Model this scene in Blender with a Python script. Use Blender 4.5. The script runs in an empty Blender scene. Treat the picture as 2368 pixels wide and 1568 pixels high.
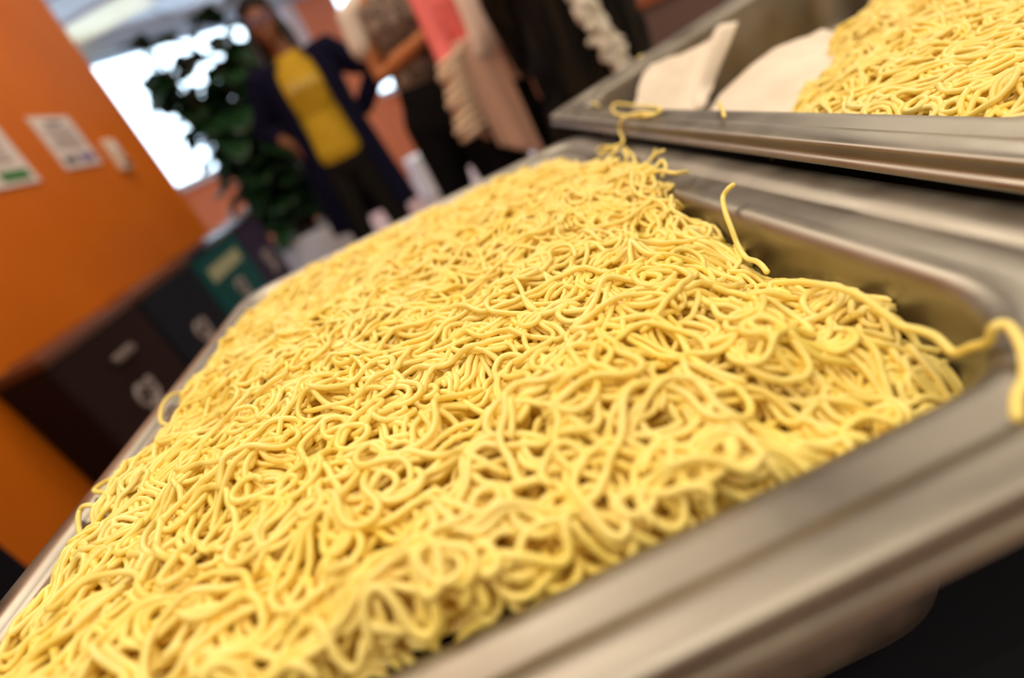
import bpy, bmesh, math, random
import numpy as np
from mathutils import Vector, Matrix, noise

random.seed(7)
rng = np.random.default_rng(11)
SC = bpy.context.scene
COL = SC.collection
PI = math.pi

# ------------------------------------------------------------------ camera
W_PX, H_PX = 2368, 1568
F_PX, HORIZON = 1247.0, 597.0
CAM_Z = 0.96
hd = Vector((0.898, -0.440, 0)).normalized()
nn = Vector((-hd.y, hd.x, 0))
dn = Vector((nn.x * F_PX * F_PX / HORIZON, nn.y * F_PX * F_PX / HORIZON, F_PX)).normalized()
fw = Vector((-nn.x * HORIZON, -nn.y * HORIZON, F_PX)).normalized()
rt = hd.copy()


def world_dir(x, y):
    """direction in the room of a point of the photograph"""
    r = Vector((x - W_PX / 2, y - H_PX / 2, F_PX))
    return Vector((r.dot(rt), r.dot(fw), -r.dot(dn)))


def at(px, py, X=None, Y=None, Z=None):
    d = world_dir(px, py)
    if X is not None:
        t = X / d.x
    elif Y is not None:
        t = Y / d.y
    else:
        t = (Z - CAM_Z) / d.z
    return Vector((d.x * t, d.y * t, CAM_Z + d.z * t))


cam_d = bpy.data.cameras.new('camera')
cam = bpy.data.objects.new('camera', cam_d)
COL.objects.link(cam)
ex = Vector((rt.x, fw.x, -dn.x))
ey = -Vector((rt.y, fw.y, -dn.y))
ez = -Vector((rt.z, fw.z, -dn.z))
m = Matrix((ex, ey, ez)).transposed().to_4x4()
m.translation = Vector((0, 0, CAM_Z))
cam.matrix_world = m
cam_d.sensor_width = 36
cam_d.lens = F_PX / W_PX * 36
cam_d.clip_start = 0.005
cam_d.clip_end = 300
cam_d.dof.use_dof = True
cam_d.dof.focus_distance = 0.222
cam_d.dof.aperture_fstop = 3.3
SC.camera = cam

# ------------------------------------------------------------------ view
SC.view_settings.view_transform = 'Standard'
SC.view_settings.look = 'None'
SC.view_settings.exposure = 0.0
SC.view_settings.gamma = 1
SC.view_settings.use_curve_mapping = False
SC.cycles.use_denoising = True
SC.cycles.max_bounces = 12
SC.cycles.diffuse_bounces = 9
SC.cycles.glossy_bounces = 4
SC.cycles.sample_clamp_indirect = 6

# ------------------------------------------------------------------ sky
world = bpy.data.worlds.new('sky')
SC.world = world
world.use_nodes = True
bg = world.node_tree.nodes['Background']
bg.inputs['Color'].default_value = (0.66, 0.85, 1.0, 1)
bg.inputs['Strength'].default_value = 4.8


# ------------------------------------------------------------------ ceiling lamps (their fixtures follow the ceiling)
CEIL = 2.95
LAMPS = [(-1.4, -1.3, 1.2, 1.2, 29), (-0.45, 1.75, 1.2, 1.2, 34), (2.75, 2.7, 1.2, 1.2, 46),
         (2.4, -0.7, 1.2, 1.2, 40), (0.1, -0.15, 1.2, 1.2, 24), (0.5, 6.3, 1.2, 0.6, 40)]  # last two are added: top light for the noodles, fill for the far wall
for (lx, ly, sx, sy, pw) in LAMPS:
    ld = bpy.data.lights.new('ceiling_lamp_light', 'AREA')
    ld.shape = 'RECTANGLE'
    ld.size, ld.size_y = sx, sy
    ld.energy = pw * .94
    ld.color = (1.0, 0.88, 0.70)
    lo = bpy.data.objects.new('ceiling_lamp_light', ld)
    lo.location = (lx, ly, CEIL - 0.06)
    COL.objects.link(lo)
# run of the wall with the two windows
WD = Vector((0.784, 0.621, 0)).normalized()      # run of the window wall
WO = Vector((-2.9, 7.5, 0))
WN = Vector((WD.y, -WD.x, 0))                    # into the room


def wall_pt(t, z, off=0.0):
    p = WO + WD * t + WN * off
    return Vector((p.x, p.y, z))



# ------------------------------------------------------------------ helpers
def tag(o, label=None, cat=None, group=None, kind=None):
    if label: o['label'] = label
    if cat: o['category'] = cat
    if group: o['group'] = group
    if kind: o['kind'] = kind
    return o


def empty(name, loc=(0, 0, 0), rz=0.0):
    o = bpy.data.objects.new(name, None)
    o.empty_display_size = 0.1
    COL.objects.link(o)
    o.location = loc
    o.rotation_euler = (0, 0, rz)
    return o


def link(name, me, mat, parent=None, smooth=True):
    o = bpy.data.objects.new(name, me)
    COL.objects.link(o)
    if mat is not None:
        if len(me.materials) == 0:
            me.materials.append(mat)
    if smooth:
        me.polygons.foreach_set('use_smooth', [True] * len(me.polygons))
    if parent is not None:
        o.parent = parent
    return o


def from_bm(name, bm, mat, parent=None, smooth=False):
    bmesh.ops.recalc_face_normals(bm, faces=bm.faces)
    me = bpy.data.meshes.new(name)
    bm.to_mesh(me)
    bm.free()
    return link(name, me, mat, parent, smooth)


def add_box(bm, c, s, rz=0.0, bevel=0.0, seg=2):
    r = bmesh.ops.create_cube(bm, size=1)
    vs = r['verts']
    bmesh.ops.scale(bm, verts=vs, vec=s)
    if bevel:
        es = {e for v in vs for e in v.link_edges}
        rr = bmesh.ops.bevel(bm, geom=list(es), offset=bevel, segments=seg, affect='EDGES', profile=0.5)
        vs = list({v for f in rr['faces'] for v in f.verts} | {v for v in vs if v.is_valid})
    if rz:
        bmesh.ops.rotate(bm, verts=vs, cent=(0, 0, 0), matrix=Matrix.Rotation(rz, 3, 'Z'))
    bmesh.ops.translate(bm, verts=vs, vec=c)
    return vs


def box(name, c, s, mat, parent=None, rz=0.0, bevel=0.0, seg=2):
    bm = bmesh.new()
    add_box(bm, c, s, rz, bevel, seg)
    return from_bm(name, bm, mat, parent, False)


def frames(pts):
    """parallel-transport frames along a polyline (numpy)"""
    p = np.asarray(pts, float)
    t = np.gradient(p, axis=0)
    t /= np.linalg.norm(t, axis=1)[:, None] + 1e-12
    a = np.array([0, 0, 1.0]) if abs(t[0][2]) < 0.9 else np.array([0, 1.0, 0])
    n = np.cross(t[0], a); n /= np.linalg.norm(n)
    N = [n]
    for i in range(1, len(p)):
        n = N[-1] - t[i] * np.dot(N[-1], t[i])
        l = np.linalg.norm(n)
        n = n / l if l > 1e-9 else N[-1]
        N.append(n)
    N = np.array(N)
    return p, t, N, np.cross(t, N)


def catmull(pts, per=6):
    P = [np.array(p, float) for p in pts]
    P = [2 * P[0] - P[1]] + P + [2 * P[-1] - P[-2]]
    out = []
    for i in range(1, len(P) - 2):
        for k in range(per):
            u = k / per
            a, b, c, d = P[i - 1], P[i], P[i + 1], P[i + 2]
            out.append(0.5 * ((2 * b) + (c - a) * u + (2 * a - 5 * b + 4 * c - d) * u * u + (3 * b - a - 3 * c + d) * u ** 3))
    out.append(P[-2])
    return np.array(out)


def tube_arrays(pts, rad, n=8, taper=True):
    p, t, N, B = frames(pts)
    k = len(p)
    r = np.full(k, rad) if np.isscalar(rad) else np.asarray(rad, float)
    if taper:
        r = r.copy()
        r[0] *= 0.55; r[-1] *= 0.55
    a = np.arange(n) * 2 * PI / n
    v = p[:, None, :] + r[:, None, None] * (np.cos(a)[None, :, None] * N[:, None, :] + np.sin(a)[None, :, None] * B[:, None, :])
    v = np.concatenate([v.reshape(-1, 3), p[:1] - t[:1] * r[0] * 0.6, p[-1:] + t[-1:] * r[-1] * 0.6])
    i = np.arange(k - 1)[:, None] * n
    j = np.arange(n)[None, :]
    j2 = (j + 1) % n
    q = np.stack([i + j, i + n + j, i + n + j2, i + j2], -1).reshape(-1, 4)
    j = np.arange(n); j2 = (j + 1) % n
    base = (k - 1) * n
    tris = np.concatenate([np.stack([np.full(n, k * n), j, j2], -1), np.stack([np.full(n, k * n + 1), base + j2, base + j], -1)])
    return v, q, tris


def mesh_from_arrays(name, V, Q, T):
    me = bpy.data.meshes.new(name)
    me.vertices.add(len(V))
    me.vertices.foreach_set('co', np.ascontiguousarray(V, dtype=np.float32).ravel())
    loops = np.concatenate([Q.ravel(), T.ravel()]).astype(np.int32)
    me.loops.add(len(loops))
    me.loops.foreach_set('vertex_index', loops)
    nq, nt = len(Q), len(T)
    me.polygons.add(nq + nt)
    starts = np.concatenate([np.arange(nq) * 4, nq * 4 + np.arange(nt) * 3]).astype(np.int32)
    me.polygons.foreach_set('loop_start', starts)
    me.polygons.foreach_set('use_smooth', np.ones(nq + nt, dtype=bool))
    me.update(calc_edges=True)
    return me


def join_tubes(name, tubes):
    V, Q, T, o = [], [], [], 0
    for v, q, t in tubes:
        V.append(v); Q.append(q + o); T.append(t + o); o += len(v)
    return mesh_from_arrays(name, np.concatenate(V), np.concatenate(Q), np.concatenate(T))


# ------------------------------------------------------------------ materials
def mat(name, col, rough=0.5, metal=0.0, **kw):
    mt = bpy.data.materials.new(name)
    mt.use_nodes = True
    b = mt.node_tree.nodes['Principled BSDF']
    b.inputs['Base Color'].default_value = (*col, 1)
    b.inputs['Roughness'].default_value = rough
    b.inputs['Metallic'].default_value = metal
    for k, v in kw.items():
        b.inputs[k.replace('_', ' ')].default_value = v
    return mt


def noisy(mt, c1, c2, scale=8, detail=4, lo=0.35, hi=0.65, bump=0.0, rough=None, dist=0.002, stretch=None):
    """vary the base colour between c1 and c2 with object-space noise"""
    nt = mt.node_tree
    b = nt.nodes['Principled BSDF']
    tc = nt.nodes.new('ShaderNodeTexCoord')
    src = tc.outputs['Object']
    if stretch:
        mp = nt.nodes.new('ShaderNodeMapping')
        mp.inputs['Scale'].default_value = stretch
        nt.links.new(src, mp.inputs['Vector'])
        src = mp.outputs['Vector']
    n = nt.nodes.new('ShaderNodeTexNoise')
    n.inputs['Scale'].default_value = scale
    n.inputs['Detail'].default_value = detail
    nt.links.new(src, n.inputs['Vector'])
    r = nt.nodes.new('ShaderNodeMapRange')
    r.inputs['From Min'].default_value = lo
    r.inputs['From Max'].default_value = hi
    nt.links.new(n.outputs['Fac'], r.inputs['Value'])
    mx = nt.nodes.new('ShaderNodeMix')
    mx.data_type = 'RGBA'
    mx.inputs['A'].default_value = (*c1, 1)
    mx.inputs['B'].default_value = (*c2, 1)
    nt.links.new(r.outputs['Result'], mx.inputs['Factor'])
    nt.links.new(mx.outputs['Result'], b.inputs['Base Color'])
    if rough:
        rr = nt.nodes.new('ShaderNodeMapRange')
        rr.inputs['To Min'].default_value = rough[0]
        rr.inputs['To Max'].default_value = rough[1]
        rr.inputs['From Min'].default_value = lo
        rr.inputs['From Max'].default_value = hi
        nt.links.new(n.outputs['Fac'], rr.inputs['Value'])
        nt.links.new(rr.outputs['Result'], b.inputs['Roughness'])
    if bump:
        bp = nt.nodes.new('ShaderNodeBump')
        bp.inputs['Strength'].default_value = bump
        bp.inputs['Distance'].default_value = dist
        nt.links.new(n.outputs['Fac'], bp.inputs['Height'])
        nt.links.new(bp.outputs['Normal'], b.inputs['Normal'])
    return mt


M_orange = noisy(mat('orange_paint', (.62, .15, .004), .6, Specular_IOR_Level=.2), (.58, .135, .002), (.64, .155, .003), 3)
M_salmon = mat('salmon_paint', (.84, .26, .12), .6)
M_tan = mat('tan_paint', (.50, .38, .27), .7)
M_cream = mat('cream_paint', (.70, .58, .46), .7)
M_pale = mat('pale_pink_paint', (.80, .66, .66), .6)
M_ceil = mat('ceiling_tile', (.72, .80, .87), .8)
M_rail = mat('grey_rail', (.42, .46, .52), .5)
M_floor = noisy(mat('floor_vinyl', (.52, .38, .36), .25), (.50, .36, .34), (.56, .42, .40), 2, rough=(.18, .3))
M_black = mat('black_paint', (.004, .004, .008), .6, Specular_IOR_Level=.15)
M_cloth = mat('black_tablecloth', (.004, .004, .008), .85, Specular_IOR_Level=.2)
M_white = mat('white_gloss', (.80, .80, .82), .35)
M_frame = mat('window_frame_metal', (.45, .52, .62), .4)
M_glass = mat('window_glass', (1, 1, 1), 0.0, Transmission_Weight=1.0, IOR=1.01, Alpha=0.12)
M_conc = mat('pale_concrete', (.62, .68, .72), .9)
M_hedge = noisy(mat('hedge', (.12, .25, .10), .8), (.07, .13, .10), (.16, .24, .20), 3)


def steel(name, base=(.34, .315, .27), rough=(.38, .52), scale=26, bump=.0):
    mt = mat(name, base, .3, 1.0)
    noisy(mt, tuple(c * .86 for c in base), tuple(min(1, c * 1.08) for c in base), scale, 6, .35, .68, bump, rough, .0006)
    return mt


M_steel = steel('brushed_steel')
M_steel_far = mat('dull_steel', (.34, .28, .25), .4, .8)


def noodle_mat():
    mt = mat('egg_noodle', (.96, .76, .10), .46, Specular_IOR_Level=.75, Coat_Weight=.45, Coat_Roughness=.34)
    b = mt.node_tree.nodes['Principled BSDF']
    b.inputs['Subsurface Radius'].default_value = (1.0, .70, .28)
    noisy(mt, (.955, .755, .135), (.97, .81, .26), 42, 3, .3, .7)
    return mt


M_noodle = noodle_mat()

# ------------------------------------------------------------------ the room
def slab(name, c, s, mt, rz=0.0, label=None):
    o = box(name, c, s, mt, None, rz)
    o['kind'] = 'structure'
    return o


def room_slab(name, z0, z1, mt):
    """floor and ceiling end at the outer face of the window wall"""
    ps = [(-5.0, -3.0), (4.3, -3.0)]
    for t in (9.18, -2.68):
        p = wall_pt(t, 0, -.2)
        ps.append((p.x, p.y))
    bm = bmesh.new()
    lo = [bm.verts.new((p[0], p[1], z0)) for p in ps]
    hi = [bm.verts.new((p[0], p[1], z1)) for p in ps]
    bm.faces.new(lo); bm.faces.new(hi)
    for k in range(4):
        bm.faces.new((lo[k], lo[(k + 1) % 4], hi[(k + 1) % 4], hi[k]))
    return tag(from_bm(name, bm, mt), kind='structure')


room_slab('floor', -.1, 0, M_floor)
room_slab('ceiling', CEIL, CEIL + .1, M_ceil)
LW = -1.07                                     # the orange wall beside the bins
slab('wall_left', (LW - 0.15, 1.39, CEIL / 2), (0.30, 2.80, CEIL), M_orange)
slab('wall_back', (0.5, -2.6, CEIL / 2), (7.4, 0.2, CEIL), M_tan)
slab('wall_right', (4.1, 5.1, CEIL / 2), (0.2, 15.6, CEIL), M_tan)
slab('wall_left_rear', (-2.9, -1.1, CEIL / 2), (0.2, 3.0, CEIL), M_tan)
slab('wall_left_far', (-4.6, 3.0, CEIL / 2), (0.2, 6.8, CEIL), M_tan)


# the window wall: piers, a sill wall and a lintel around two window openings
def wpanel(name, t0, t1, z0, z1, mt, th=0.2, off=0.0):
    bm = bmesh.new()
    c = wall_pt((t0 + t1) / 2, (z0 + z1) / 2, -th / 2 + off)
    add_box(bm, c, (t1 - t0, th, z1 - z0), math.atan2(WD.y, WD.x) if False else 0)
    bmesh.ops.rotate(bm, verts=bm.verts, cent=c, matrix=Matrix.Rotation(math.atan2(WD.y, WD.x), 3, 'Z'))
    o = from_bm(name, bm, mt)
    o['kind'] = 'structure'
    return o


SILL, HEAD = 1.20, 2.77
wpanel('wall_far', -3.0, 9.6, 0, SILL, M_salmon)
wpanel('wall_far_lintel', -3.0, 9.6, HEAD, CEIL, M_ceil)
wpanel('wall_far_left_pier', -3.0, -1.6, SILL, HEAD, M_salmon)
wpanel('wall_far_middle_pier', 2.80, 3.50, SILL, HEAD, M_salmon)
wpanel('wall_far_right_pier', 7.0, 9.6, SILL, HEAD, M_salmon)
wpanel('trim_1', 2.58, 2.80, SILL, HEAD, M_pale, .24, .02)


def window(idx, t0, t1, mull):
    w = empty('window_%d' % idx, wall_pt((t0 + t1) / 2, SILL), math.atan2(WD.y, WD.x))
    w['kind'] = 'structure'
    L = t1 - t0
    H = HEAD - SILL

    def bx(name, c, s, mt):
        b = box(name, c, s, mt, w)
        return b
    bm = bmesh.new()
    add_box(bm, (0, .1, .03), (L, .08, .06)); add_box(bm, (0, .1, H - .03), (L, .08, .06))
    add_box(bm, (-L / 2 + .03, .1, H / 2), (.06, .08, H)); add_box(bm, (L / 2 - .03, .1, H / 2), (.06, .08, H))
    from_bm('window_frame', bm, M_frame, w)
    for t in mull:
        bx('mullion', (t - (t0 + t1) / 2, .1, H / 2), (.07, .09, H - .12), M_frame)
    bx('window_sill', (0, -.05, -.015), (L, .14, .03), M_white)
    bx('glass', (0, .1, H / 2), (L - .1, .006, H - .1), M_glass)
    return w


window(1, -1.6, 2.58, (.68,))
window(2, 3.50, 7.0, (5.2,))

# outside the windows
slab('ground', (-8, 22, -0.25), (70, 34, 0.1), M_conc)
for (x, y, s, n) in ((-9.5, 21, 2.3, 10), (-3.0, 25, 2.0, 12)):
    hb = bmesh.new()
    for i in range(n):
        v = bmesh.ops.create_icosphere(hb, subdivisions=2, radius=1.0)['verts']
        bmesh.ops.scale(hb, verts=v, vec=(1.1, .9, s * random.uniform(.35, .5)))
        bmesh.ops.translate(hb, verts=v, vec=(x + i * 1.0 - 3, y + random.uniform(-.3, .3), .5))
    for v in hb.verts:
        v.co += Vector(noise.noise_vector(v.co * 1.7)) * .25
    tag(from_bm('hedge', hb, M_hedge, None, True),
        'pale green hedge outside the left window' if x < -5 else 'pale green hedge outside, farther along behind the leafy plant', 'hedge')

# ceiling rail, grid bars and lamps
bm = bmesh.new()
for gx in np.arange(-4.4, 4.0, 1.2):
    ye = 7.5 + (gx + 2.9) * .621 / .784 - .05
    add_box(bm, (gx, (ye - 2.5) / 2, CEIL - .006), (.035, ye + 2.5, .012))
for gy in np.arange(-2.2, 10.5, 1.2):
    xs = max(-4.5, -2.9 + (gy - 7.5) * .784 / .621 + .1)
    add_box(bm, ((xs + 4.0) / 2, gy, CEIL - .006), (4.0 - xs, .035, .012))
g = from_bm('ceiling_trim', bm, M_rail)
g['kind'] = 'structure'
wpanel('trim_2', -3.0, 9.6, HEAD - .02, HEAD + .05, M_rail, .06, .06)
M_lampglass = mat('lit_lamp_diffuser', (1, .9, .7), .5, Emission_Strength=3.0)
M_lampglass.node_tree.nodes['Principled BSDF'].inputs['Emission Color'].default_value = (1, .82, .6, 1)
M_offglass = mat('cream_lamp_diffuser', (.92, .88, .62), .5)
M_offglass.node_tree.nodes['Principled BSDF'].inputs['Emission Color'].default_value = (1, .95, .7, 1)
M_offglass.node_tree.nodes['Principled BSDF'].inputs['Emission Strength'].default_value = .22


def ceiling_light(x, y, sx, sy, label, dm, rz=0.0):
    w = empty('ceiling_light', (x, y, CEIL), rz)
    tag(w, label, 'ceiling light')
    bm = bmesh.new()
    for s in (-1, 1):
        add_box(bm, (0, s * (sy / 2 + .015), -.02), (sx + .06, .03, .04))
        add_box(bm, (s * (sx / 2 + .015), 0, -.02), (.03, sy, .04))
    from_bm('frame', bm, M_white, w)
    box('diffuser', (0, 0, -.015), (sx, sy, .03), dm, w)
    return w


for k, (lx, ly, sx, sy, pw) in enumerate(LAMPS):
    w = empty('ceiling_light', (lx, ly, CEIL))
    tag(w, ['square warm ceiling light in the rear left corner of the room', 'square warm ceiling light by the orange wall', 'square warm ceiling light over the far steel counter', 'square warm ceiling light in the rear right corner of the room', 'added square ceiling light straight above the viewer, for top light on the noodles', 'added oblong ceiling light near the far windows, to brighten the far wall'][k], 'ceiling light', 'warm ceiling lights')
    bm = bmesh.new()
    for s in (-1, 1):
        add_box(bm, (0, s * (sy / 2 + .02), -.04), (sx + .08, .04, .08))
        add_box(bm, (s * (sx / 2 + .02), 0, -.04), (.04, sy, .08))
    from_bm('frame', bm, M_white, w)
pl = at(200, 55, Z=CEIL)
ceiling_light(pl.x, pl.y, 1.35, .62, 'cream recessed ceiling light panel seen at the top left above the window', M_offglass, -.15)


# ------------------------------------------------------------------ things on the orange wall
def wall_card(px_pts, thick=.004):
    P = [at(px, py, X=LW + .002) for px, py in px_pts]
    ys = [p.y for p in P]; zs = [p.z for p in P]
    return P


M_paper = noisy(mat('printed_paper', (.72, .64, .60), .6), (.70, .62, .58), (.76, .68, .64), 30)
M_ink = mat('dark_ink', (.05, .045, .08), .6)
M_greyink = mat('grey_ink', (.42, .36, .35), .6)
M_green = mat('green_ink', (.04, .20, .05), .6)
M_violet = mat('violet_ink', (.14, .08, .30), .6)


def sheet_on_wall(name, y0, y1, z0, z1, label, cat, blocks):
    w = empty(name, (LW, (y0 + y1) / 2, z0))
    tag(w, label, cat)
    hh, ww = z1 - z0, y1 - y0
    box('sheet', (.003, 0, hh / 2), (.004, ww, hh), M_paper, w)
    for k, (nm, a0, a1, b0, b1, mm) in enumerate(blocks):
        bm = bmesh.new()
        if nm == 'text_lines':
            n = 6
            for i in range(n):
                zz = hh * (b0 + (b1 - b0) * (i + .5) / n)
                add_box(bm, (.006, ww * ((a0 + a1) / 2 - .5) + random.uniform(-.01, .01) * ww, zz), (.001, ww * (a1 - a0) * random.uniform(.7, 1), hh * (b1 - b0) / n * .45))
        else:
            add_box(bm, (.006, ww * ((a0 + a1) / 2 - .5), hh * (b0 + b1) / 2), (.001, ww * (a1 - a0), hh * (b1 - b0)))
        from_bm(nm, bm, mm, w)
    return w


a, b_ = at(62, 280, X=LW), at(148, 262, X=LW)
c_, d_ = at(232, 375, X=LW), at(155, 397, X=LW)
y0, y1 = (a.y + d_.y) / 2, (b_.y + c_.y) / 2
z1, z0 = (a.z + b_.z) / 2, (c_.z + d_.z) / 2
sheet_on_wall('notice', y0, y1, z0, z1, 'white paper notice with dark blots at its foot, on the orange wall beside the switch', 'notice',
              [('heading', .3, .7, .84, .9, M_ink), ('text_lines', .12, .88, .36, .78, M_greyink), ('picture', .1, .42, .1, .22, M_ink),
               ('picture', .52, .9, .1, .24, M_violet)])
e1, e2 = at(88, 413, X=LW), at(0, 448, X=LW)
f1 = at(0, 300, X=LW)
sheet_on_wall('poster', e1.y - .34, e1.y, (e1.z + e2.z) / 2, f1.z + .02, 'pale poster with green block at its foot, at the orange wall\'s left edge', 'poster',
              [('text_lines', .1, .9, .35, .9, M_greyink), ('picture', .55, .92, .08, .24, M_green), ('picture', .1, .45, .08, .2, M_green)])
s1, s2 = at(250, 335, X=LW), at(278, 388, X=LW)
sw = empty('wall_switch', (LW, (s1.y + s2.y) / 2, (s1.z + s2.z) / 2 - .05))
tag(sw, 'small cream thermostat box on the orange wall, right of the notice', 'switch')
box('cover', (.012, 0, .05), (.024, .075, .12), M_cream, sw, 0, .006)
box('button', (.027, 0, .075), (.008, .03, .03), M_white, sw, 0, .002)
box('dial', (.027, 0, .015), (.008, .035, .02), M_ink, sw, 0, .002)

# a black cabinet at the near end of the wall
CX = LW + .33
bc = at(30, 1247, X=CX)
cab = empty('cabinet', (LW + .165, bc.y - .36, 0))
tag(cab, 'tall black cabinet against the near end of the orange wall, at the lower left edge', 'cabinet')
box('body', (-.005, 0, .95), (.31, .70, 1.9), M_black, cab, 0, .006)
for s in (-1, 1):
    dd = box('door', (.157, s * .174, .95), (.014, .342, 1.84), M_black, cab, 0, .003)
    box('handle', (.170, s * .03, 1.0), (.012, .014, .16), M_steel_far, dd, 0, .003)

# ------------------------------------------------------------------ the row of bins along the wall
M_brown = mat('dark_brown_plastic', (.018, .007, .006), .6, Specular_IOR_Level=.15)
M_lidbrown = mat('brown_gloss_lid', (.10, .035, .018), .2)
M_lidgloss = mat('glossy_black_lid', (.02, .02, .03), .10, Specular_IOR_Level=.8)
M_inkblue = mat('blue_black_plastic', (.007, .009, .016), .6, Specular_IOR_Level=.15)
M_teal = mat('teal_plastic', (.003, .075, .075), .6, Specular_IOR_Level=.15)
M_plum = mat('plum_black_plastic', (.030, .020, .050), .6, Specular_IOR_Level=.15)
M_logo = mat('pale_grey_print', (.34, .29, .28), .6)
M_label = mat('pale_olive_label', (.42, .46, .26), .6)


def bin_logo(par, x, z, s):
    """a tossing-figure mark inside an open ring, as raised print on the bin's front (facing +x)"""
    tubes = []
    def st(pts, r):
        P = catmull([(x, p[0] * s, z + p[1] * s) for p in pts], 6)
        tubes.append(tube_arrays(P, r * s, 6))
    st([(-.30 + .30 * math.cos(t), .28 + .30 * math.sin(t)) for t in np.linspace(.4, 5.6, 9)], .07)   # open ring
    st([(.22 + .10 * math.cos(t), .46 + .10 * math.sin(t)) for t in np.linspace(0, 2 * PI, 8)], .06)   # head
    st([(.30, .26), (.12, .02), (-.10, -.14), (-.30, -.42), (-.48, -.46)], .075)                        # body and leg
    st([(.06, -.04), (.22, -.24), (.24, -.52), (.42, -.58)], .07)                                        # other leg
    st([(.18, .16), (-.04, .20), (-.22, .36)], .055)                                                     # arm
    st([(-.46, -.16), (-.20, -.02), (.04, -.30), (-.12, -.56)], .055)
    V = join_tubes('printed_mark', tubes)
    o = link('printed_mark', V, M_logo, par)
    return o


def make_bin(y0, y1, body_m, lid_m, label, handle=False, sign=False, inv=False):
    d = .125
    xf = -.936
    w = (y1 - y0) - .012
    b = empty('recycling_bin', (xf - d / 2, (y0 + y1) / 2, 0))
    tag(b, label, 'bin', 'row of recycling bins along the orange wall')
    H = .80
    bm = bmesh.new()
    vs = add_box(bm, (0, 0, H / 2), (d, w, H), 0, .012)
    for v in bm.verts:
        if v.co.z < H * .5:
            v.co.y *= .96
    from_bm('body', bm, body_m, b)
    bm = bmesh.new()
    add_box(bm, (0, 0, H + .015), (d + .012, w + .006, .03), 0, .010, 3)
    add_box(bm, (-.02, 0, H + .028), (d * .6, w * .7, .012), 0, .005)
    ld = from_bm('lid', bm, lid_m, b)
    if handle:
        hm = bmesh.new()
        add_box(hm, (d / 2 + .012, 0, H - .075), (.02, .10, .022), 0, .008, 3)
        from_bm('handle', hm, M_steel_far, b)
    if sign:
        box('label', (d / 2 + .002, -.02, H - .085), (.004, w * .70, .055), M_label, b, 0, .001)
    bin_logo(b, d / 2 + .001, .58, .10)
    return b


make_bin(1.215, 1.67, M_brown, M_lidbrown, 'dark brown recycling bin with small handle, nearest of the row', handle=True)
make_bin(1.67, 2.12, M_inkblue, M_lidbrown, 'blue-black recycling bin between the dark brown one and the teal one')
make_bin(2.12, 2.68, M_teal, M_lidgloss, 'teal recycling bin with a pale olive label near its top', sign=True)
make_bin(2.68, 3.12, M_plum, M_lidgloss, 'plum-black recycling bin at the far end of the row, next to the potted plant')

# ------------------------------------------------------------------ the potted fig
M_leaf = noisy(mat('dark_leaf', (.010, .045, .012), .35), (.006, .030, .008), (.020, .075, .020), 14)
M_trunk = mat('plant_stem', (.10, .06, .035), .8)
M_pot = mat('pale_planter', (.74, .75, .80), .4)
M_soil = mat('soil', (.03, .02, .015), .9)


def leaf_arrays(base, dirv, L, Wd, droop):
    d = Vector(dirv).normalized()
    side = d.cross(Vector((0, 0, 1)))
    if side.length < .1: side = Vector((1, 0, 0))
    side.normalize()
    up = side.cross(d).normalized()
    nu, nv = 8, 5
    V = []
    for i in range(nu + 1):
        u = i / nu
        wv = Wd * (math.sin(PI * min(1, u * .93 + .03)) ** .7) * (.55 + .65 * u if u < .75 else 1.04)
        for j in range(nv):
            s = (j / (nv - 1) - .5) * 2
            p = Vector(base) + d * (L * u) + side * (s * wv / 2) + up * (abs(s) * wv * .12 + .012 * math.sin(u * 14 + s * 2)) - Vector((0, 0, 1)) * (droop * L * u * u)
            V.append(p)
    Q = [(i * nv + j, i * nv + j + 1, (i + 1) * nv + j + 1, (i + 1) * nv + j) for i in range(nu) for j in range(nv - 1)]
    return V, Q


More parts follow.
